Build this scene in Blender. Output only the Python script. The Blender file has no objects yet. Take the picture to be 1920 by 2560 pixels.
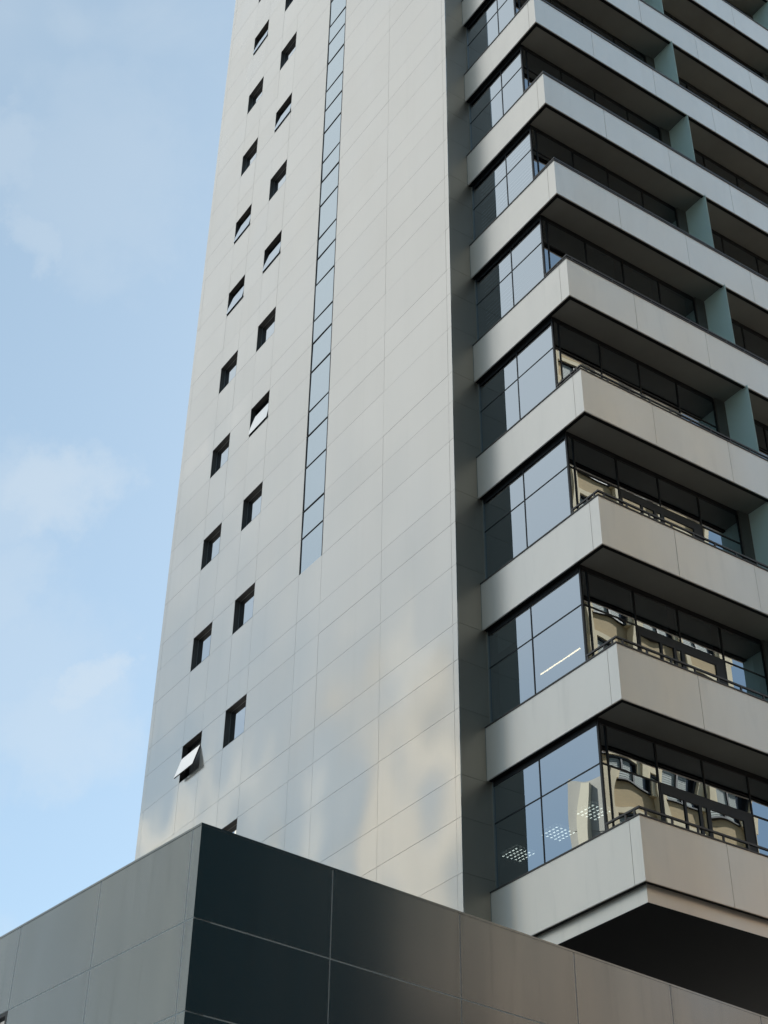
import bpy, math, random
from mathutils import Vector, Matrix
random.seed(7)
R = math.radians
C = bpy.context.scene.collection
scene = bpy.context.scene
GROUND = -13.75                                   # street level; z = 0 is the top of the lowest balcony parapet
H = 3.8                                           # storey height
HP = 1.298                                        # parapet height
L = 4.541                                         # length of the wing front between service core and corner
YT = -0.702                                       # plane of the core's front wall
XL = -21.07                                       # left edge of the core
ORD = ['lowest', 'second', 'third', 'fourth', 'fifth', 'sixth', 'seventh', 'eighth', 'ninth', 'tenth', 'eleventh', 'twelfth', 'thirteenth']

# ------------------------------------------------------------------ materials
def new_mat(name):
    m = bpy.data.materials.new(name); m.use_nodes = True
    nt = m.node_tree; nt.nodes.clear()
    out = nt.nodes.new('ShaderNodeOutputMaterial')
    return m, nt, out

def node(nt, kind, **kw):
    n = nt.nodes.new(kind)
    for k, v in kw.items():
        if k.startswith('_'): setattr(n, k[1:], v)
        else: n.inputs[k.replace('__', ' ')].default_value = v
    return n

def obj_coords(nt, scale):
    tc = nt.nodes.new('ShaderNodeTexCoord'); mp = nt.nodes.new('ShaderNodeMapping')
    mp.inputs['Scale'].default_value = scale
    nt.links.new(tc.outputs['Object'], mp.inputs['Vector'])
    return mp.outputs['Vector']

def wobble(nt, vec, amount):                       # slight waviness of sheet metal and glass: the normal leans by up to ~amount/4
    n = node(nt, 'ShaderNodeTexNoise', Scale=1., Detail=0.); nt.links.new(vec, n.inputs['Vector'])
    a = nt.nodes.new('ShaderNodeVectorMath'); a.operation = 'SUBTRACT'; a.inputs[1].default_value = (.5, .5, .5)
    nt.links.new(n.outputs['Color'], a.inputs[0])
    b = nt.nodes.new('ShaderNodeVectorMath'); b.operation = 'SCALE'; b.inputs['Scale'].default_value = amount
    nt.links.new(a.outputs[0], b.inputs[0])
    g = nt.nodes.new('ShaderNodeNewGeometry')
    c = nt.nodes.new('ShaderNodeVectorMath'); c.operation = 'ADD'
    nt.links.new(g.outputs['Normal'], c.inputs[0]); nt.links.new(b.outputs[0], c.inputs[1])
    d = nt.nodes.new('ShaderNodeVectorMath'); d.operation = 'NORMALIZE'; nt.links.new(c.outputs[0], d.inputs[0])
    return d.outputs[0]

def principled(name, color, rough=.5, metal=0., spec=.5, var=.0, vscale=(1, 1, 1), bump=0., bscale=(1, 1, 1), streak=0., sscale=(7, 7, .3), tone=0.):
    m, nt, out = new_mat(name)
    p = node(nt, 'ShaderNodeBsdfPrincipled', Roughness=rough, Metallic=metal)
    p.inputs['Specular IOR Level'].default_value = spec
    p.inputs['Base Color'].default_value = (*color, 1)
    nt.links.new(p.outputs[0], out.inputs[0])
    if var:
        v = obj_coords(nt, vscale)
        n = node(nt, 'ShaderNodeTexNoise', Scale=1., Detail=4., Roughness=.6); nt.links.new(v, n.inputs['Vector'])
        rp = nt.nodes.new('ShaderNodeMapRange'); rp.inputs['From Min'].default_value = .3; rp.inputs['From Max'].default_value = .7
        rp.inputs['To Min'].default_value = 1 - var; rp.inputs['To Max'].default_value = 1 + var
        nt.links.new(n.outputs['Fac'], rp.inputs['Value'])
        mx = nt.nodes.new('ShaderNodeVectorMath'); mx.operation = 'SCALE'; mx.inputs[0].default_value = color
        fac = rp.outputs[0]
        def times(a, b):
            q = node(nt, 'ShaderNodeMath', _operation='MULTIPLY'); nt.links.new(a, q.inputs[0]); nt.links.new(b, q.inputs[1]); return q.outputs[0]
        if streak:                                       # rain and dirt runs down the sheet
            n2 = node(nt, 'ShaderNodeTexNoise', Scale=1., Detail=3., Roughness=.6); nt.links.new(obj_coords(nt, sscale), n2.inputs['Vector'])
            r2 = nt.nodes.new('ShaderNodeMapRange'); r2.interpolation_type = 'SMOOTHSTEP'
            r2.inputs['From Min'].default_value = .52; r2.inputs['From Max'].default_value = .75
            r2.inputs['To Min'].default_value = 1.; r2.inputs['To Max'].default_value = 1-streak
            nt.links.new(n2.outputs['Fac'], r2.inputs['Value']); fac = times(fac, r2.outputs[0])
        if tone:                                         # batch difference from sheet to sheet
            ge = nt.nodes.new('ShaderNodeNewGeometry')
            r3 = nt.nodes.new('ShaderNodeMapRange'); r3.inputs['To Min'].default_value = 1-tone; r3.inputs['To Max'].default_value = 1+tone
            nt.links.new(ge.outputs['Random Per Island'], r3.inputs['Value']); fac = times(fac, r3.outputs[0])
        nt.links.new(fac, mx.inputs['Scale']); nt.links.new(mx.outputs[0], p.inputs['Base Color'])
        rr = nt.nodes.new('ShaderNodeMapRange'); rr.inputs['From Min'].default_value = .3; rr.inputs['From Max'].default_value = .7
        rr.inputs['To Min'].default_value = rough * 1.1; rr.inputs['To Max'].default_value = rough * .96
        nt.links.new(n.outputs['Fac'], rr.inputs['Value']); nt.links.new(rr.outputs[0], p.inputs['Roughness'])
    if bump:
        v = obj_coords(nt, bscale)
        nt.links.new(wobble(nt, v, bump), p.inputs['Normal'])
    return m

def coated_glass(name, refl=.6, tint=(.22, .275, .295), rcol=(.82, .91, 1.), bump=.007, bscale=(1.3, 1.3, .7), rough=0.0):
    m, nt, out = new_mat(name)
    tr = node(nt, 'ShaderNodeBsdfTransparent'); tr.inputs[0].default_value = (*tint, 1)
    gl = node(nt, 'ShaderNodeBsdfGlossy', Roughness=rough); gl.inputs[0].default_value = (*rcol, 1)
    fr = node(nt, 'ShaderNodeFresnel', IOR=1.5)
    ma = node(nt, 'ShaderNodeMath', _operation='MULTIPLY_ADD'); ma.inputs[1].default_value = 1 - refl; ma.inputs[2].default_value = refl
    nt.links.new(fr.outputs[0], ma.inputs[0])
    mix = nt.nodes.new('ShaderNodeMixShader')
    nt.links.new(ma.outputs[0], mix.inputs[0]); nt.links.new(tr.outputs[0], mix.inputs[1]); nt.links.new(gl.outputs[0], mix.inputs[2])
    nt.links.new(mix.outputs[0], out.inputs[0])
    if bump:
        v = obj_coords(nt, bscale)
        nt.links.new(wobble(nt, v, bump), gl.inputs['Normal'])
    return m

def brick_mat(name, c1, c2, mortar):
    m, nt, out = new_mat(name)
    p = node(nt, 'ShaderNodeBsdfPrincipled', Roughness=.85)
    tc = nt.nodes.new('ShaderNodeTexCoord'); sx = nt.nodes.new('ShaderNodeSeparateXYZ'); cb = nt.nodes.new('ShaderNodeCombineXYZ')
    nt.links.new(tc.outputs['Object'], sx.inputs[0]); nt.links.new(sx.outputs[1], cb.inputs[0]); nt.links.new(sx.outputs[2], cb.inputs[1])
    b = node(nt, 'ShaderNodeTexBrick', Scale=1.)
    b.inputs['Color1'].default_value = (*c1, 1); b.inputs['Color2'].default_value = (*c2, 1); b.inputs['Mortar'].default_value = (*mortar, 1)
    b.inputs['Brick Width'].default_value = .24; b.inputs['Row Height'].default_value = .08; b.inputs['Mortar Size'].default_value = .008
    nt.links.new(cb.outputs[0], b.inputs['Vector']); nt.links.new(b.outputs['Color'], p.inputs['Base Color'])
    nt.links.new(p.outputs[0], out.inputs[0])
    return m

def emit_mat(name, color, s):
    m, nt, out = new_mat(name)
    e = node(nt, 'ShaderNodeEmission', Strength=s); e.inputs[0].default_value = (*color, 1)
    nt.links.new(e.outputs[0], out.inputs[0]); return m

M = {}
M['core'] = principled('light grey satin cladding', (.83, .775, .708), .14, .63, var=.015, vscale=(.5, .5, .12), bump=.085, bscale=(.75, .75, .55), streak=.02, sscale=(3.5, 3.5, .12), tone=.018)
M['band'] = principled('light grey satin balcony cladding', (.94, .87, .785), .30, .55, var=.02, vscale=(1.2, 1.2, .4), bump=.05, bscale=(.7, .7, .25), streak=.05, sscale=(3, 3, .5), tone=.02)
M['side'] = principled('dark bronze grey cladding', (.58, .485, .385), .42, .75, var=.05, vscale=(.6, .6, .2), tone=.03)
M['podium'] = principled('charcoal satin cladding', (.285, .32, .34), .2, 1., var=.06, vscale=(1.4, 1.4, .25), bump=.05, bscale=(.6, .6, .4), streak=.12, sscale=(5, 5, .25), tone=.03)
M['joint_dark'] = principled('dark joint', (.13, .125, .12), .8)
M['joint_grey'] = principled('pale joint sealant', (.72, .73, .71), .8)
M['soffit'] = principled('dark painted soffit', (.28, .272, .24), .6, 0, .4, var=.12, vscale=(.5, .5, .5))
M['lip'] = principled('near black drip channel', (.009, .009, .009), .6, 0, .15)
M['coping'] = principled('dark bronze coping metal', (.09, .082, .078), .35, .6)
M['trim'] = principled('pale anodised trim', (.45, .45, .43), .4, .7)
M['frame'] = principled('black window frame', (.02, .021, .023), .4, .2)
M['reveal'] = principled('dark bronze window reveal', (.13, .118, .108), .45, .3)
M['glass'] = coated_glass('reflective coated glass', .54)
M['glass_wavy'] = coated_glass('reflective coated glass with roller wave', .42, bump=.008, bscale=(1.5, 1.5, .9))
M['strip'] = coated_glass('blue grey spandrel glass', .66, (.05, .06, .07), (.80, .89, .95), .012, (.4, .4, .3), .04)
M['small_glass'] = coated_glass('small window glass', .66, (.25, .28, .3), (.9, .95, 1.), .008)
m, nt, out = new_mat('sea green frosted screen')
a = node(nt, 'ShaderNodeBsdfDiffuse'); a.inputs[0].default_value = (.74, .86, .85, 1)
b = node(nt, 'ShaderNodeBsdfTranslucent'); b.inputs[0].default_value = (.72, .86, .85, 1)
c = node(nt, 'ShaderNodeMixShader'); c.inputs[0].default_value = .5
nt.links.new(a.outputs[0], c.inputs[1]); nt.links.new(b.outputs[0], c.inputs[2]); nt.links.new(c.outputs[0], out.inputs[0])
M['screen'] = m
M['pillar'] = principled('taupe plastered pillar', (.16, .145, .125), .6, var=.06)
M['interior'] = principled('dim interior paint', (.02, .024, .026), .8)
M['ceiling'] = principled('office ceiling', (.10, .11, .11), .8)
M['roller'] = principled('grey green roller blind cloth', (.62, .66, .62), .8, var=.05, vscale=(3, 3, .5))
M['roller_brown'] = principled('brown roller blind cloth', (.34, .26, .18), .8, var=.08, vscale=(3, 3, .5))
M['slat'] = principled('white aluminium slat', (.85, .86, .87), .5)
M['curtain'] = principled('grey window curtain', (.20, .19, .18), .8)
M['lamp'] = emit_mat('fluorescent tube', (1., .95, .82), 2.6)
M['lamp_warm'] = emit_mat('warm linear tube', (1., .66, .36), 5.)
M['fixture'] = principled('aluminium louvre fixture', (.30, .31, .31), .35, .6)
M['cream'] = principled('cream render', (.62, .53, .365), .8, var=.05, vscale=(.8, .8, .8))
M['brick'] = brick_mat('tan brick', (.43, .32, .172), (.39, .29, .158), (.36, .29, .185))
M['dark_wall'] = principled('charcoal office cladding', (.014, .032, .041), .9, 0, 0.)
M['far_glass'] = principled('dark window glass', (.02, .025, .03), .08, 0., .6)
M['black_band'] = principled('smoked window band', (.010, .022, .029), .9, 0., 0.)
M['grey_blind'] = principled('louvred grey blind', (.30, .33, .31), .6)
M['concrete'] = principled('pale concrete', (.265, .262, .252), .8, var=.06, vscale=(.4, .4, .1))
M['brown_stone'] = principled('brown stone base', (.31, .215, .15), .75, var=.55, vscale=(.2, .2, .2))
M['beige'] = principled('pale beige concrete', (.33, .315, .275), .8, var=.06, vscale=(.4, .4, .1))
M['cream_rib'] = principled('cream stone rib', (.50, .455, .35), .8)
M['grey_band'] = principled('pale grey window band', (.235, .235, .23), .6)
M['pale'] = principled('warm white facade', (.80, .775, .70), .75, var=.05, vscale=(.3, .3, .1))
M['asphalt'] = principled('asphalt', (.05, .05, .052), .85, var=.15, vscale=(2, 2, 2))
M['paving'] = principled('pavement slabs', (.17, .165, .155), .8, var=.12, vscale=(1.5, 1.5, 1.5))
M['roofing'] = principled('roof membrane', (.2, .2, .2), .9)
M['rubber'] = principled('black gasket', (.012, .012, .013), .5)

# ------------------------------------------------------------------ mesh helpers
class MB:
    def __init__(s): s.v = []; s.f = []; s.m = []
    def quad(s, a, b, c, d, mi=0):
        i = len(s.v); s.v += [tuple(a), tuple(b), tuple(c), tuple(d)]; s.f.append((i, i+1, i+2, i+3)); s.m.append(mi)
    def box(s, x0, x1, y0, y1, z0, z1, mi=0, T=None):
        if x0 > x1: x0, x1 = x1, x0
        if y0 > y1: y0, y1 = y1, y0
        if z0 > z1: z0, z1 = z1, z0
        P = [Vector((x, y, z)) for z in (z0, z1) for y in (y0, y1) for x in (x0, x1)]
        if T: P = [T @ p for p in P]
        i = len(s.v); s.v += [tuple(p) for p in P]
        for f in ((0, 2, 3, 1), (4, 5, 7, 6), (0, 1, 5, 4), (2, 6, 7, 3), (0, 4, 6, 2), (1, 3, 7, 5)):
            s.f.append(tuple(i+j for j in f)); s.m.append(mi)
        return s
    def prism(s, pts, z0, z1, mi=0, T=None):           # pts: plan polygon, counter-clockwise
        n = len(pts); i = len(s.v)
        P = [Vector((x, y, z0)) for x, y in pts] + [Vector((x, y, z1)) for x, y in pts]
        if T: P = [T @ p for p in P]
        s.v += [tuple(p) for p in P]
        s.f.append(tuple(i+j for j in reversed(range(n)))); s.m.append(mi)
        s.f.append(tuple(i+n+j for j in range(n))); s.m.append(mi)
        for j in range(n):
            k = (j+1) % n; s.f.append((i+j, i+k, i+n+k, i+n+j)); s.m.append(mi)
        return s
    def build(s, name, mats, parent=None, loc=None):
        me = bpy.data.meshes.new(name); me.from_pydata(s.v, [], s.f)
        for m in (mats if isinstance(mats, (list, tuple)) else [mats]): me.materials.append(M[m])
        me.polygons.foreach_set('material_index', s.m); me.update()
        o = bpy.data.objects.new(name, me); C.objects.link(o)
        if loc is not None: o.location = loc
        if parent is not None: o.parent = parent
        return o

def thing(name, label, cat, loc=(0, 0, 0), group=None, rz=0):
    o = bpy.data.objects.new(name, None); C.objects.link(o); o.location = loc; o.rotation_euler = (0, 0, rz)
    o.empty_display_size = .3
    o['label'] = label; o['category'] = cat
    if group: o['group'] = group
    return o
def tag(o, label, cat, group=None):
    o['label'] = label; o['category'] = cat
    if group: o['group'] = group
    return o
def structure(o): o['kind'] = 'structure'; return o
def dup(o, parent, loc=None, kids=True):
    c = o.copy(); C.objects.link(c); c.parent = parent
    if loc is not None: c.location = loc
    if kids:
        for k in o.children:
            d = k.copy(); C.objects.link(d); d.parent = c
    return c

# ------------------------------------------------------------------ the office tower
tower = thing('office_tower', 'light grey panelled high-rise with stacked corner balconies and small square windows', 'building', (0, 0, 0))

TOPS = [1.49, 5.31, 9.13, 12.94, 16.76, 20.57, 24.38, 28.18, 32.04, 35.97, 39.86, 43.8, 47.6, 51.4, 55.2]   # window heads on the core
ZC = [-1.9]
for t in TOPS: ZC += [t-2.84, t-1.23, t]
ZC = sorted(z for z in ZC if z > -1.75) ; ZC = [-1.75] + ZC + [57.0]
XC = [XL, -20.83, -18.5, -17.26, -15.83, -14.6, -11.97, -10.74, -7.74, -4.72, -L]
STRIP0 = 11.70
def cell_kind(x0, x1, z0, z1):
    zm = (z0+z1)/2; xm = (x0+x1)/2
    if -11.97 < xm < -10.74 and zm > STRIP0: return 'strip'
    for t in TOPS:
        if t-1.23 < zm < t:
            if -18.5 < xm < -17.26 and t > 6: return 'window'
            if -15.83 < xm < -14.6 and t > 2: return 'window'
    return 'panel'
G = .0075
mb = MB(); bk = MB()
for i in range(len(XC)-1):
    for j in range(len(ZC)-1):
        x0, x1, z0, z1 = XC[i], XC[i+1], ZC[j], ZC[j+1]
        if cell_kind(x0, x1, z0, z1) != 'panel': continue
        e = .0015 if random.random() < .5 else 0
        ga = 0 if i == 0 else G/2
        gb = 0 if i == len(XC)-2 else G/2
        dy = random.uniform(-.0012, .0012)
        mb.box(x0+ga, x1-gb, YT+dy, YT+.03, z0+G/2, z1-G/2)
        bk.quad((x0, YT+.034, z0), (x1, YT+.034, z0), (x1, YT+.034, z1), (x0, YT+.034, z1))
# left return wall and rear of the core
for j in range(len(ZC)-1):
    y = YT+.032
    while y < 22:
        y2 = min(y+2.4, 22)
        mb.box(XL, XL+.03, y+G/2, y2-G/2, ZC[j]+G/2, ZC[j+1]-G/2); y = y2
bk.box(XL+.034, XL+.2, YT+.04, 22, -1.75, 57)
mb.box(XL, -9.9, 22, 22.2, -1.74, 57)
core = mb.build('core_wall', 'core', tower)
bk.build('joint_backing', 'joint_dark', core)
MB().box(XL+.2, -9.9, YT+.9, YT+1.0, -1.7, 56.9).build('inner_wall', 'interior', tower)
MB().box(XL+.05, -L-.01, YT+.05, 22, 56.9, 57.1).build('core_roof', 'roofing', tower)
# dark side wall of the core, between the front wall and the wing
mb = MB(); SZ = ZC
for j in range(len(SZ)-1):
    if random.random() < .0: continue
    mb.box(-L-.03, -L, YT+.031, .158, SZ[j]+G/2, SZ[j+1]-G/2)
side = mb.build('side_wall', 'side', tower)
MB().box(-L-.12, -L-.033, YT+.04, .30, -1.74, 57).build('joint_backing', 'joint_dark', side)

# vertical strip of glass on the core
fr = MB(); gl = MB()
fr.box(-11.97, -11.945, YT+.004, YT+.05, STRIP0, 57); fr.box(-10.775, -10.74, YT-.004, YT+.05, STRIP0, 57)
zs = [z for z in ZC if z > STRIP0-.05]; zs[0] = STRIP0
for a, b in zip(zs[:-1], zs[1:]):
    fr.box(-11.945, -10.775, YT+.001, YT+.05, b-.010, b+.010)
    t = random.uniform(-.004, .004); u = random.uniform(-.004, .004)
    P = [(-11.945, YT+.022+t-u, a+.010), (-10.775, YT+.022-t-u, a+.010), (-10.775, YT+.022-t+u, b-.010), (-11.945, YT+.022+t+u, b-.010)]
    gl.quad(*P)
strip = fr.build('glass_strip', 'frame', tower)
gl.build('glass', 'strip', strip)
MB().box(-11.96, -10.75, YT+.06, YT+.2, STRIP0, 57).build('inner_wall', 'interior', strip)

# small square windows: frame (reveal) > sash > glass kept as children of the window
def make_window(name, kind):
    # local origin: middle of the head of the opening on the wall plane; opening 1.23 wide and high
    w = .615; d = .17
    f = MB()
    f.box(-w, -w+.012, .001, d+.05, -1.23, 0); f.box(w-.012, w, .001, d+.05, -1.23, 0)
    f.box(-w+.012, w-.012, .001, d+.05, -.012, 0); f.box(-w+.012, w-.012, .001, d+.05, -1.23, -1.218)
    o = f.build(name, 'reveal', tower)
    if kind == 'closed':
        rail = MB(); rail.box(-w+.012, -w+.022, d-.006, d+.02, -1.218, -.012); rail.box(-w+.022, w-.012, d-.006, d+.02, -.022, -.012)
        rail.build('gasket_line', 'trim', o)
        T = Matrix.Translation((0, d, -.014)); sh = 1.2; a = .592
    elif kind == 'ajar':
        T = Matrix.Translation((0, .055, -.46)) @ Matrix.Rotation(-R(7.5), 4, 'X'); sh = .70; a = .59
    else:
        T = Matrix.Translation((0, -.012, -.46)) @ Matrix.Rotation(-R(16), 4, 'X'); sh = .70; a = .585
    s = MB(); b = .05
    s.box(-a, -a+b, .001, .035, -sh, 0, T=T); s.box(a-b, a, .001, .035, -sh, 0, T=T)
    s.box(-a+b, a-b, .001, .035, -b, 0, T=T); s.box(-a+b, a-b, .001, .035, -sh, -sh+b, T=T)
    s.build('sash', 'frame', o)
    g = MB(); P = [T @ Vector(p) for p in ((-a, 0, -sh), (a, 0, -sh), (a, 0, 0), (-a, 0, 0))]
    g.quad(*P)
    g.build('glass', 'small_glass', o)
    if kind != 'closed':
        fr = MB()
        for x in (-w+.012, w-.052): fr.box(x, x+.04, d, d+.05, -1.218, -.012)
        fr.box(-w+.052, w-.052, d, d+.05, -.052, -.012); fr.box(-w+.052, w-.052, d, d+.05, -1.218, -1.178)
        fr.build('frame', 'frame', o)
        c = MB(); n = 16
        for q in range(n):
            x0 = -w+.03+(2*w-.06)*q/n; x1 = -w+.03+(2*w-.06)*(q+1)/n
            y0 = .27+.02*math.sin(q*2.4); y1 = .27+.02*math.sin((q+1)*2.4)
            c.quad((x0, y0, -1.2), (x1, y1, -1.2), (x1, y1, 0), (x0, y0, 0))
        c.build('curtain', 'curtain', o)
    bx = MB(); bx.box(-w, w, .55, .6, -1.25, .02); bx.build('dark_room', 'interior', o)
    return o
proto = {k: make_window('window', k) for k in ('closed', 'ajar', 'open')}
used = set()
OPEN = {('A', 43.8): 'ajar', ('A', 32.04): 'ajar', ('A', 28.18): 'ajar', ('A', 9.13): 'open', ('B', 35.97): 'ajar', ('B', 28.18): 'ajar', ('B', 20.57): 'ajar'}
for col, xm in (('A', -17.88), ('B', -15.215)):
    for t in TOPS:
        if t > 56 or (col == 'A' and t < 6) or t < 2: continue
        k = OPEN.get((col, t), 'closed'); p = proto[k]
        if k not in used: used.add(k); o = p
        else: o = dup(p, tower)
        o.location = (xm, YT, t)
        if k == 'open': o['label'] = 'wide open top hung window with bright sash'
        elif k == 'ajar': o['label'] = 'slightly open window with sash tilted out'

# ------------------------------------------------------------------ wing: balconies, corner glazing
def dxk(k):
    m = [0, -.177, -.316, -.505, -.665, -.815, -.96, -1.09]
    return m[k] if k < 8 else -1.09-.148*(k-7)
GX0 = [-1.08, -1.245, -1.35, -1.53, -1.665, -1.82, -1.975, -2.135]
def gxk(k): return GX0[k] if k < 8 else dxk(k)-1.04
YE = 24.3                                          # far end of the wing
NF = 13
SEAMS = [0] + [2.2+2.46*i for i in range(10)]
MUL = [1.66, 2.955, 4.26]
BAYS = [(.16, 5.57)] + [(5.99+6.17*i, 5.57+6.17*(i+1)) for i in range(3)]
def bay_cuts(b):
    y0, y1 = BAYS[b]
    if b == 0: return [.16, .35] + MUL + [5.57]
    n = 4; return [y0+(y1-y0)*q/n for q in range(n+1)]

for k in range(NF):
    z = k*H; dx = dxk(k); gx = gxk(k)
    zb = z-HP
    # parapet panels (front run and side run), with open joints
    mb = MB(); g = .010
    fx = [-L, dx-.29, dx]
    for q in range(len(fx)-1):
        a = fx[q]+(g/2 if q else .002); b = fx[q+1]-(g/2 if q < len(fx)-2 else 0)
        mb.box(a, b, 0, .03, zb, z-.03)
    ys = SEAMS + [YE]
    for q in range(len(ys)-1):
        a = ys[q]+(g/2 if q else .0305); b = ys[q+1]-(g/2 if q < len(ys)-2 else 0)
        e = random.uniform(-.0012, .0012)
        mb.box(dx-.03, dx+e, a, b, zb, z-.03)
    bal = mb.build('balcony', 'band', tower)
    # backing and drip lip
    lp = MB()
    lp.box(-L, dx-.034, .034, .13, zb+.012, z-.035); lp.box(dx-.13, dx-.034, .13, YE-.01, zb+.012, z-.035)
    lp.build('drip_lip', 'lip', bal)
    # coping
    cp = MB()
    cp.box(-L-.0, dx+.018, -.018, .15, z-.028, z); cp.box(dx-.15, dx+.018, .15, YE, z-.028, z)
    cp.build('coping', 'coping', bal)
    MB().box(-L+.0005, -L+.013, -.004, -.0002, zb, z-.03).build('edge_trim', 'trim', bal)
    # floor slab / soffit
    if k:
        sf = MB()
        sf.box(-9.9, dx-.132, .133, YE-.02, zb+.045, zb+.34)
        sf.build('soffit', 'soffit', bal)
    # handrail on short posts
    hr = MB(); xr = dx-.085; x0 = gx+.05
    hr.box(x0, xr+.022, .065, .105, z+.165, z+.205); hr.box(xr-.022, xr+.022, .105, YE-.1, z+.165, z+.205)
    py = [.25]
    while py[-1] < YE-1: py.append(py[-1]+.66)
    for y in py: hr.box(xr-.016, xr+.016, y-.02, y+.02, z, z+.165)
    for x in (x0+.05, (x0+xr)/2+.1, xr-.12):
        hr.box(x-.02, x+.02, .07, .10, z, z+.165)
    hr.build('handrail', 'coping', bal)
    # sea green privacy screens across the balcony
    for b in range(1, 4):
        yb = BAYS[b][0]-.05
        if k:
            MB().box(gx-dxk(k-1)+dxk(k-1)+.06, dxk(k)-.135, yb-.012, yb+.012, z-1.0, z+H-HP+.044).build('privacy_screen', 'screen', bal) if k < NF-1 else None
        elif True:
            MB().box(gx+.06, dx-.135, yb-.012, yb+.012, z-1.0, z+H-HP+.044).build('privacy_screen', 'screen', bal)
    # ---- corner glazing of this storey
    z0 = z-1.0; z1 = z+H-HP+.044                     # floor to soffit
    ztr = z+1.54
    fr = MB(); w = .014
    # front face frames (plane y=.16)
    fr.box(-L+.002, gx-.03, .150, .20, z1-.15, z1)                            # head
    fr.box(-L+.002, gx-.03, .150, .20, ztr-.013, ztr+.013)
    fr.box(-2.96-w, -2.96+w, .149, .20, z0, z1-.15)
    fr.box(gx-.05, gx, .15, .20, z0, z1)                                       # corner post
    # side face frames (plane x=gx)
    for b in range(4):
        cuts = bay_cuts(b)
        a, e = cuts[0], cuts[-1]
        fr.box(gx-.05, gx+.006, a+(.04 if b == 0 else 0), e, z1-.13, z1)
        fr.box(gx-.05, gx+.006, a+(.04 if b == 0 else 0), e, ztr-.015, ztr+.015)
        for y in cuts[1:]:
            fr.box(gx-.05, gx+.007, y-.017, y+.017, z0, z1-.13)
    win = fr.build('corner_window', 'frame', tower)
    # glass
    g1 = MB()
    def pane_front(x0, x1, a, b):
        t = random.uniform(-.0010, .0010); u = random.uniform(-.0012, .0012)
        g1.quad((x0, .16+t-u, a), (x1, .16-t-u, a), (x1, .16-t+u, b), (x0, .16+t+u, b))
    for a, b in ((z0, ztr-.013), (ztr+.013, z1-.15)):
        pane_front(-L+.03, -2.96-w, a, b); pane_front(-2.96+w, gx-.001, a, b)
    g1.build('front_glass', 'glass', win)
    g2 = MB()
    for b in range(4):
        cuts = bay_cuts(b)
        for q in range(len(cuts)-1):
            for a, e in ((z0, ztr-.015), (ztr+.015, z1-.13)):
                t = random.uniform(-.003, .003); u = random.uniform(-.003, .003)
                y0, y1 = cuts[q]+(.017 if q else .0), cuts[q+1]-.017
                g2.quad((gx-.012+t-u, y0, a), (gx-.012-t-u, y1, a), (gx-.012-t+u, y1, e), (gx-.012+t+u, y0, e))
    g2.build('side_glass', 'glass_wavy', win)
    # bright edge trim beside the dark side wall
    MB().box(-L+.002, -L+.028, .130, .165, z0, z1-.02).build('edge_trim', 'trim', win)
    # sliding window in the lower half of the middle lights (first bay): dark frame, wide dark band across its head
    if k in (0, 1, 2):
        sw = MB(); ya, yb = 1.69, 4.23; zt = ztr-.016; zl = z0+.02
        t = .20; a0 = gx-.010; a1 = gx+.009
        sw.box(a0, a1, ya, yb, zt-t, zt)
        sw.box(a0, a1, yb-.27, yb, zl, zt-t); sw.box(a0, a1, ya, ya+.05, zl, zt-t)
        for y in ((2.30, 2.36), (2.70, 2.78), (2.92, 3.02)):
            sw.box(a0, a1+.004, y[0], y[1], zl, zt-t)
        sw.build('sliding_window', 'frame', win)
    # taupe pillars where the screens meet the facade
    for b in range(3):
        MB().box(gx-.25, gx+.045, BAYS[b][1]+.03, BAYS[b+1][0]-.002, z0, z1).build('pillar', 'pillar', win)
    # dim room behind
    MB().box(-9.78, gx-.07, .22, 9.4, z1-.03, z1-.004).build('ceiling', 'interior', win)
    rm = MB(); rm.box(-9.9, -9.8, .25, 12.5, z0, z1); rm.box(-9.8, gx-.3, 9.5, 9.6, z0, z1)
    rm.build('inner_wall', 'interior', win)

# floor slab under the lowest storey, the recessed fascia and the deep black underside
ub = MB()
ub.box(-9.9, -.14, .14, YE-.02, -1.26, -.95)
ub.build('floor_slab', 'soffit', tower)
fa = MB()
fa.box(-L, -.15, .15, .19, -1.625, -1.262); fa.box(-.19, -.15, .19, YE-.03, -1.625, -1.262)
fas = fa.build('base_fascia', 'band', tower)
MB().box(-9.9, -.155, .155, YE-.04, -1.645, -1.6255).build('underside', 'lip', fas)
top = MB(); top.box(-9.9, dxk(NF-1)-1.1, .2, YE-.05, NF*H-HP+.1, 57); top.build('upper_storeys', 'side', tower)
end = MB(); end.box(-9.9, -2.0, YE, YE+.2, -1.6, 57); end.build('end_wall', 'band', tower)

# ------------------------------------------------------------------ lamps and blinds inside (things of their own)
def louvre_lamp(x, y, zz, label):
    t = thing('ceiling_light', label, 'ceiling light', (x, y, zz), 'louvred ceiling lights in the lowest corner office')
    f = MB(); s = .31; n = 5
    for q in range(n+1):
        p = -s+2*s*q/n
        f.box(p-.012, p+.012, -s, s, -.012, .0); f.box(-s, s, p-.0115, p+.0115, -.0115, -.0005)
    f.build('louvre', 'frame', t)
    tb = MB()
    for q in range(n):
        for r in range(n):
            x = -s+2*s*(q+.5)/n; y = -s+2*s*(r+.5)/n
            tb.box(x-.03, x+.03, y-.015, y+.015, -.02, -.013)
    tb.build('tube', 'lamp', t)
    MB().box(-s-.01, s+.01, -s-.01, s+.01, .04, .06).build('housing', 'fixture', t)
louvre_lamp(-7.06, 2.81, 2.45, 'louvred square ceiling light deepest in the lowest corner office')
louvre_lamp(-5.62, 2.84, 2.45, 'louvred square ceiling light between the other two in the lowest office')
louvre_lamp(-4.30, 2.78, 2.45, 'louvred square ceiling light nearest the glass corner of the lowest office')
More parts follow.
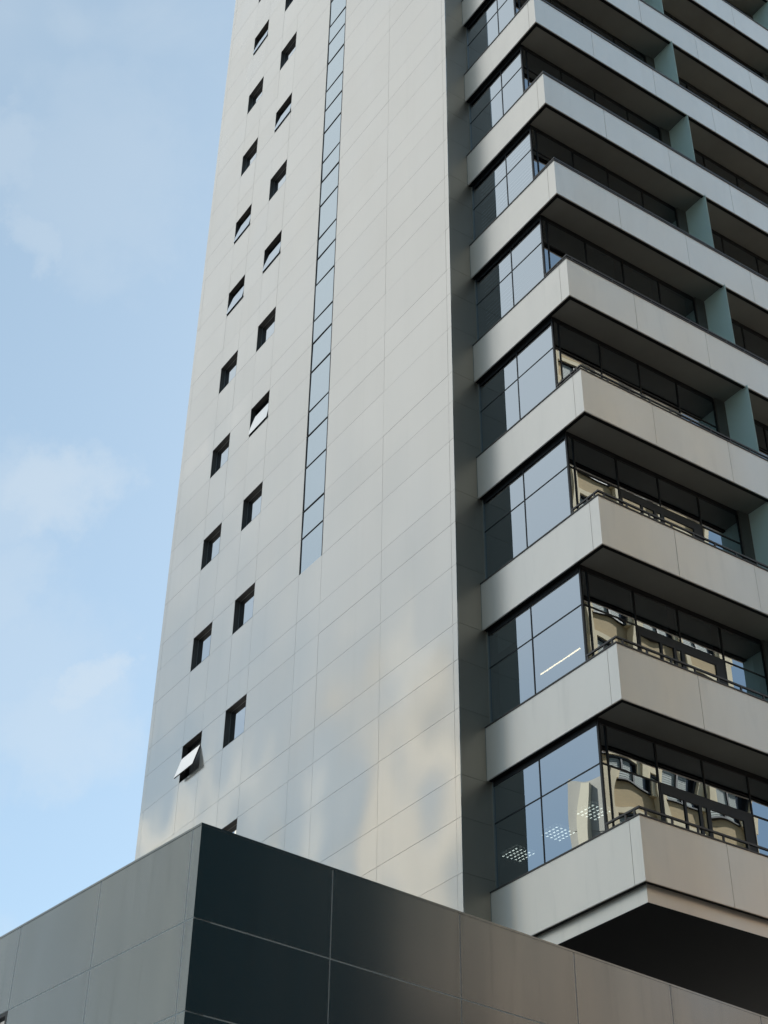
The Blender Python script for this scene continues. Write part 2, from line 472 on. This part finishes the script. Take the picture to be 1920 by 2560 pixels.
t = thing('linear_light', 'slim glowing warm light bar hanging in the second corner office', 'ceiling light', (-4.45, 2.22, 6.2))
MB().box(-.73, .73, -.014, .014, -.012, .0).build('tube', 'lamp_warm', t)
MB().box(-.75, .75, -.035, .035, .001, .05).build('housing', 'fixture', t)

def roller(x0, x1, y0, y1, za, zb, mat, label, cat='roller blind', group=None):
    t = thing('roller_blind', label, cat, ((x0+x1)/2, (y0+y1)/2, za), group)
    c = MB()
    hx = abs(x1-x0)/2; hy = abs(y1-y0)/2
    c.box(-max(hx, .003), max(hx, .003), -max(hy, .003), max(hy, .003), 0, zb-za)
    c.build('cloth', mat, t)
    MB().box(-max(hx, .012), max(hx, .012), -max(hy, .012), max(hy, .012), -.03, -.001).build('bottom_bar', 'frame', t)
def slatted(x0, x1, y, za, zb, label):
    t = thing('slatted_blind', label, 'blind', ((x0+x1)/2, y, zb), 'slatted blinds behind the front glass')
    s = MB(); w = (x1-x0)/2; zz = -.05
    while zz > za-zb:
        T = Matrix.Translation((0, 0, zz)) @ Matrix.Rotation(R(50), 4, 'X')
        s.box(-w, w, -.055, .055, -.002, .002, T=T); zz -= .14
    s.build('slats', 'slat', t)
    MB().box(-w, w, -.03, .03, -.03, 0).build('head_rail', 'frame', t)
SL = {4: 'fifth', 5: 'sixth'}
for k in (4, 5):
    z = k*H
    slatted(-4.36, gxk(k)-.15, .34, z-.9, z+1.42, 'white slatted blind in the lower lights of the %s corner office' % SL[k])
    slatted(-4.36, gxk(k)-.15, .34, z+1.62, z+2.45, 'white slatted blind in the upper lights of the %s corner office' % SL[k])
roller(-4.38, -3.1, .32, .32, 3.8+1.9, 3.8+2.5, 'roller', 'short grey roller blind in the upper light of the second corner office')
roller(-4.38, -3.1, .32, .32, 3.8-.9, 3.8+1.62, 'roller', 'long grey roller blind in the lower light of the second corner office')
for q, (a, b) in enumerate(((.40, 1.55), (1.72, 2.78), (3.02, 4.12), (4.34, 5.38))):
    w = ['nearest the corner', 'second from the corner', 'third from the corner', 'beside the taupe pillar'][q]
    gx = gxk(4)
    if q: roller(gx-.16, gx-.16, a, b, 4*H-.6, 4*H+2.5, 'roller_brown', 'brown roller blind on the fifth balcony, %s' % w, group='brown roller blinds on the fifth balcony')
    gx = gxk(1)
    if q: roller(gx-.16, gx-.16, a, b, 1*H+1.65, 1*H+2.5, 'roller', 'half drawn grey blind on the second balcony, %s' % w, group='half drawn blinds on the second balcony')

# ------------------------------------------------------------------ podium block in front
PC = (2.8104, -10.2542); PA = R(6.2)
pod = thing('podium_block', 'low charcoal panelled block with a sharp corner in front of the tower', 'building', (PC[0], PC[1], GROUND), rz=PA)
# local axes: -x runs along the left face, +y along the right face; z measured from the street
PK = 0.77622; zt = -4.0-GROUND
PZ = [0, zt-7.72*PK, zt-6.1*PK, zt-4.58*PK, zt-3.05*PK, zt-1.595*PK, zt-.03]
LU = [PK*q for q in (0, .245, 3.08, 5.92, 8.76, 11.6, 14.44, 17.28, 20.12, 22.96)]
RU = [PK*q for q in (0, 2.72, 5.65, 8.6, 11.35, 14.2, 17.1, 20.0, 22.9, 25.8)]
g = .018
wl = MB(); wr = MB()
for i in range(len(LU)-1):
    for j in range(len(PZ)-1):
        z0, z1 = PZ[j], PZ[j+1]
        top_ = z1 if j == len(PZ)-2 else z1-g/2
        hole = (i == 3 and j == 4)
        if hole: continue
        wl.box(-LU[i+1]+g/2, -LU[i]-(g/2 if i else 0), 0, .0305, z0+g/2, top_)
for i in range(len(RU)-1):
    for j in range(len(PZ)-1):
        z0, z1 = PZ[j], PZ[j+1]
        top_ = z1 if j == len(PZ)-2 else z1-g/2
        wr.box(-.03, 0, RU[i]+(g/2 if i else .0305), RU[i+1]-g/2, z0+g/2, top_)
a = wl.build('left_wall', 'podium', pod); b = wr.build('right_wall', 'podium', pod)
jl = MB()
for i in range(len(LU)-1):
    for j in range(len(PZ)-1):
        if i == 3 and j == 4: continue
        jl.box(-LU[i+1], -LU[i]-(.0025 if i == 0 else 0), .0025, .25, PZ[j], PZ[j+1]-.002)
jl.build('joint_sealant', 'joint_grey', a)
MB().box(-.25, -.0025, .0309, RU[-1], 0, zt-.034).build('joint_sealant', 'joint_grey', b)
MB().box(-LU[-1], -.03, .03, RU[-1]-.05, zt-.3, zt-.05).build('podium_roof', 'roofing', pod)
cp = MB(); cp.box(-LU[-1], .006, -.006, .2, zt-.03, zt); cp.box(-.2, .006, .2, RU[-1], zt-.03, zt)
cp.build('coping', 'podium', pod)
w = MB(); x0, x1, z0, z1 = -LU[4], -LU[3], PZ[4], PZ[5]
for bx in ((x0, x1, z1-.06, z1), (x0, x1, z0, z0+.06), (x0, x0+.06, z0+.06, z1-.06), (x1-.06, x1, z0+.06, z1-.06)):
    w.box(bx[0], bx[1], .001, .12, bx[2], bx[3])
pw = w.build('window', 'frame', pod)
gq = MB(); gq.quad((x0+.06, .05, z0+.06), (x1-.06, .05, z0+.06), (x1-.06, .05, z1-.06), (x0+.06, .05, z1-.06)); gq.build('glass', 'small_glass', pw)
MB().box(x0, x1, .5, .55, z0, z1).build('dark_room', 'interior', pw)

# ------------------------------------------------------------------ the street and the buildings across it (seen in the panes and cladding)
gm = MB(); gm.quad((-600, -600, GROUND-.15), (600, -600, GROUND-.15), (600, 600, GROUND-.15), (-600, 600, GROUND-.15))
structure(gm.build('ground', 'asphalt'))
pv = MB(); pv.box(-40, 8, -14, 60, GROUND-.149, GROUND-.005); structure(pv.build('pavement', 'paving'))
pv = MB(); pv.box(20, 60, -60, 60, GROUND-.149, GROUND-.005); structure(pv.build('far_pavement', 'paving'))

def block(name, label, x0, x1, y0, y1, zt, mat):
    t = thing(name, label, 'building', ((x0+x1)/2, (y0+y1)/2, GROUND))
    o = MB().box(-(x1-x0)/2, (x1-x0)/2, -(y1-y0)/2, (y1-y0)/2, 0, zt-GROUND).build('wall', mat, t)
    return t
# cream and tan brick block straight across, facing -x
cx0, cy0, cy1, ctop = 25.0, 11.3, 33.7, 49.5
cb = thing('apartment_block', 'cream and tan brick apartment block across the street with grey louvred windows', 'building', (cx0, 0, GROUND))
zz = ctop-GROUND
MB().box(.35, 14, cy0, cy1, 11.2-GROUND, zz).build('wall', 'brick', cb)
MB().box(-.05, 14, cy0, cy1, 0, 11.199-GROUND).build('base_wall', 'brown_stone', cb)
MB().box(.5, 14, cy1+.05, 62, 0, 15-GROUND).build('annex_wall', 'brown_stone', cb)
FZ = [18.75+3.1*q for q in range(-2, 10)]
ps = MB(); BAY = 3.07; nb = 7
for i in range(nb+1):
    y = cy1-.2-BAY*i
    ps.box(.0, .349, y-.18, y+.18, 11.2-GROUND, zz)
    for f in FZ: ps.box(.10, .3485, y-.40, y+.40, f-.02-GROUND, f+1.60-GROUND)
ps.box(.02, .349, cy0, cy1, zz-1.0, zz)
for f in FZ: ps.box(.12, .3485, cy0, cy1, f+1.60-GROUND, f+1.86-GROUND)
ps.build('pilaster', 'cream', cb)
def cream_window():
    f = MB()
    for a, b, c, d in ((-1.12, 1.12, 0, .07), (-1.12, 1.12, 1.5, 1.57), (-1.12, -1.04, .07, 1.5), (1.04, 1.12, .07, 1.5), (-.06, .06, .07, 1.5)):
        f.box(.20, .345, a, b, c, d)
    o = f.build('window', 'frame', cb)
    b = MB(); q = .1
    while q < 1.45:
        b.box(.30, .335, -1.04, -.06, q, q+.075); b.box(.30, .335, .06, .72, q, q+.075); q += .1
    b.build('blind', 'grey_blind', o)
    p = MB(); p.quad((.346, -1.04, .07), (.346, 1.04, .07), (.346, 1.04, 1.5), (.346, -1.04, 1.5)); p.build('pane', 'far_glass', o)
    return o
first = None
for i in range(nb):
    for f in FZ:
        y = cy1-.2-BAY*(i+.5)
        if first is None: o = first = cream_window()
        else: o = dup(first, cb)
        o.location = (0, y, f-GROUND)
# charcoal office slab beside it
dk = block('dark_office_block', 'charcoal office block across the street with narrow dark window bands', 24.3, 45, -5.9, 19.6, 21, 'dark_wall')
for q in range(12):
    MB().box(-10.4, -10.35, -12, 12, 2+3.5*q, 3.8+3.5*q).build('window_band', 'black_band', dk)
tt = block('dark_office_tower', 'tall charcoal office tower across the street beside the lower charcoal block', 26, 46, -48, -6, 72, 'dark_wall')
for q in range(23):
    MB().box(-10.1, -10.05, -20, 20, 2+3.6*q, 3.8+3.6*q).build('window_band', 'black_band', tt)
# towers down the other street, facing +y; seen in the front panes and the core's cladding
def tower_far(name, label, cx, cy, wid, dep, rz, ztop, ribs, band='grey_band', mat='concrete', ribmat='pale'):
    t = thing(name, label, 'building', (cx, cy, GROUND), rz=R(rz))
    w = wid/2; hh = ztop-GROUND
    MB().box(-w, w, -dep, 0, 0, hh).build('wall', mat, t)
    for q in range(int(hh/3.6)):
        MB().box(-w+.6, w-.6, .001, .05, 1.2+3.6*q, 2.9+3.6*q).build('window_band', band, t)
    for x, rw, zr in ribs:
        MB().box(x-rw/2, x+rw/2, .051, .5, 0, zr-GROUND).build('rib', ribmat, t)
    return t
tower_far('concrete_tower', 'pale concrete tower down the side street with one slim rib', -64.4, -62.2, 13, 5, -20, 46.4, [(-5.0, .7, 46)], 'beige', 'beige', 'cream_rib')
tower_far('ribbed_tower', 'tall pale tower down the side street with two slim bright ribs', -96, -64, 11, 3, -25, 70, [(.2, 2.5, 76), (3.5, 1.3, 64)])
tower_far('slab_block', 'wide pale slab block down the side street with three bright ribs', -125, -53, 18, 3, -25, 58, [(6.6, 2.4, 70), (0, 2.4, 65), (-6.9, 4.2, 62)])

# ------------------------------------------------------------------ sky, sun, camera
SUN_AZ, SUN_EL = R(116), R(42)
world = bpy.data.worlds.new('World'); scene.world = world; world.use_nodes = True
nt = world.node_tree; nt.nodes.clear()
out = nt.nodes.new('ShaderNodeOutputWorld'); bg = nt.nodes.new('ShaderNodeBackground')
sky = nt.nodes.new('ShaderNodeTexSky'); sky.sky_type = 'NISHITA'; sky.sun_disc = False
sky.sun_elevation = SUN_EL; sky.sun_rotation = R(90)-SUN_AZ
sky.air_density = 1.0; sky.dust_density = 1.2; sky.ozone_density = 1.2; sky.altitude = 700
bg.inputs['Strength'].default_value = .10
tc = nt.nodes.new('ShaderNodeTexCoord')
mp = nt.nodes.new('ShaderNodeMapping'); mp.inputs['Scale'].default_value = (1., 1., 1.5); mp.inputs['Location'].default_value = (3.1, 1.7, .4)
nt.links.new(tc.outputs['Generated'], mp.inputs['Vector'])
nz = node(nt, 'ShaderNodeTexNoise', Scale=9., Detail=6., Roughness=.52, Distortion=.25); nt.links.new(mp.outputs[0], nz.inputs['Vector'])
mr = nt.nodes.new('ShaderNodeMapRange'); mr.interpolation_type = 'SMOOTHSTEP'
mr.inputs['From Min'].default_value = .53; mr.inputs['From Max'].default_value = .78; mr.inputs['To Max'].default_value = .6
nt.links.new(nz.outputs['Fac'], mr.inputs['Value'])
def mixcol(fac, a, b):
    m = nt.nodes.new('ShaderNodeMix'); m.data_type = 'RGBA'
    if isinstance(fac, float): m.inputs['Factor'].default_value = fac
    else: nt.links.new(fac, m.inputs['Factor'])
    nt.links.new(a, m.inputs['A']); m.inputs['B'].default_value = (*b, 1)
    return m.outputs['Result']
def sky_patch(az, el, width, top, ragged=None):                             # soft round mask about one heading of the sky, for clouds and added brightness
    dv = Vector((math.cos(el)*math.cos(az), math.cos(el)*math.sin(az), math.sin(el)))
    dt = nt.nodes.new('ShaderNodeVectorMath'); dt.operation = 'DOT_PRODUCT'; dt.inputs[1].default_value = dv
    nt.links.new(tc.outputs['Generated'] if ragged is None else ragged, dt.inputs[0])
    r = nt.nodes.new('ShaderNodeMapRange'); r.interpolation_type = 'SMOOTHSTEP'
    r.inputs['From Min'].default_value = math.cos(width); r.inputs['From Max'].default_value = 1.; r.inputs['To Max'].default_value = top
    nt.links.new(dt.outputs['Value'], r.inputs['Value']); return r.outputs[0]
def math2(op, a, b):
    q = node(nt, 'ShaderNodeMath', _operation=op)
    for k, v in enumerate((a, b)):
        if isinstance(v, float): q.inputs[k].default_value = v
        else: nt.links.new(v, q.inputs[k])
    return q.outputs[0]
wb = nt.nodes.new('ShaderNodeMix'); wb.data_type = 'RGBA'; wb.blend_type = 'MULTIPLY'; wb.inputs['Factor'].default_value = 1.
nt.links.new(sky.outputs[0], wb.inputs['A']); wb.inputs['B'].default_value = (.95, 1.025, .97, 1)
veil = mixcol(.38, wb.outputs['Result'], (2.95, 3.75, 4.0))             # thin high veil over the whole sky
brightened = mixcol(sky_patch(R(-137), R(54), R(35), .85), veil, (4.7, 4.9, 4.9))  # bright patch added outside the view to lift reflections in cladding and panes
brightened = mixcol(sky_patch(R(189), R(40), R(9.5), .9), brightened, (7.2, 7.0, 6.5))  # stronger out-of-view patch, added so the tilted sashes reflect white
# headings bent by noise so that the small clouds get ragged outlines
nv = node(nt, 'ShaderNodeTexNoise', Scale=14., Detail=8., Roughness=.62); nt.links.new(tc.outputs['Generated'], nv.inputs['Vector'])
sb = nt.nodes.new('ShaderNodeVectorMath'); sb.operation = 'SUBTRACT'; sb.inputs[1].default_value = (.5, .5, .5); nt.links.new(nv.outputs['Color'], sb.inputs[0])
sc_ = nt.nodes.new('ShaderNodeVectorMath'); sc_.operation = 'SCALE'; sc_.inputs['Scale'].default_value = .12; nt.links.new(sb.outputs[0], sc_.inputs[0])
ad = nt.nodes.new('ShaderNodeVectorMath'); ad.operation = 'ADD'; nt.links.new(tc.outputs['Generated'], ad.inputs[0]); nt.links.new(sc_.outputs[0], ad.inputs[1])
no = nt.nodes.new('ShaderNodeVectorMath'); no.operation = 'NORMALIZE'; nt.links.new(ad.outputs[0], no.inputs[0])
puff = None
for a_, e_, w_, t_ in ((162.8, 48.4, 4.6, .22), (161.6, 46.6, 3.2, .22), (167.3, 48.0, 2.2, .30), (162.05, 35.8, 2.8, .55), (164.2, 35.4, 3.0, .32), (160.2, 27.8, 3.4, .42),
                       (159.0, 29.3, 1.5, .60), (163.6, 31.9, 2.8, .35), (164.7, 45.7, 1.5, .32), (162.0, 29.5, 4.2, .28), (166, 27, 4., .28)):
    b_ = sky_patch(R(a_), R(e_), R(w_), t_, no.outputs[0])
    puff = b_ if puff is None else math2('MAXIMUM', puff, b_)
away = math2('SUBTRACT', 1., sky_patch(R(160), R(38), R(26), 1.))
cl = mixcol(math2('MAXIMUM', math2('MULTIPLY', puff, .72), math2('MULTIPLY', mr.outputs[0], away)), brightened, (3.9, 4.25, 4.5))
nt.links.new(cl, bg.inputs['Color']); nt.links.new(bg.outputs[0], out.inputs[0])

sd = bpy.data.lights.new('sun', 'SUN'); sd.energy = 5.; sd.angle = R(.5); sd.color = (1., .93, .82)
so = bpy.data.objects.new('sun', sd); C.objects.link(so)
d = Vector((math.cos(SUN_EL)*math.cos(SUN_AZ), math.cos(SUN_EL)*math.sin(SUN_AZ), math.sin(SUN_EL)))
so.rotation_euler = d.to_track_quat('Z', 'Y').to_euler()

cam = bpy.data.cameras.new('camera'); co = bpy.data.objects.new('camera', cam); C.objects.link(co)
az, pitch, roll = 2.560021, 0.638727, 0.014438
F = Vector((math.cos(pitch)*math.cos(az), math.cos(pitch)*math.sin(az), math.sin(pitch)))
Rt = F.cross(Vector((0, 0, 1))).normalized(); U = Rt.cross(F)
R2 = Rt*math.cos(roll)+U*math.sin(roll); U2 = -Rt*math.sin(roll)+U*math.cos(roll)
mw = Matrix((R2, U2, -F)).transposed().to_4x4(); mw.translation = Vector((18.7015, -18.0247, -12.1165))
co.matrix_world = mw
cam.sensor_fit = 'VERTICAL'; cam.sensor_height = 36; cam.sensor_width = 27; cam.lens = 3755.847/2560*36
cam.clip_start = .1; cam.clip_end = 2000
scene.camera = co
vs = scene.view_settings; vs.view_transform = 'Standard'; vs.look = 'None'; vs.gamma = 1; vs.use_curve_mapping = False; vs.exposure = .95
scene.cycles.max_bounces = 10; scene.cycles.glossy_bounces = 5; scene.cycles.transparent_max_bounces = 12
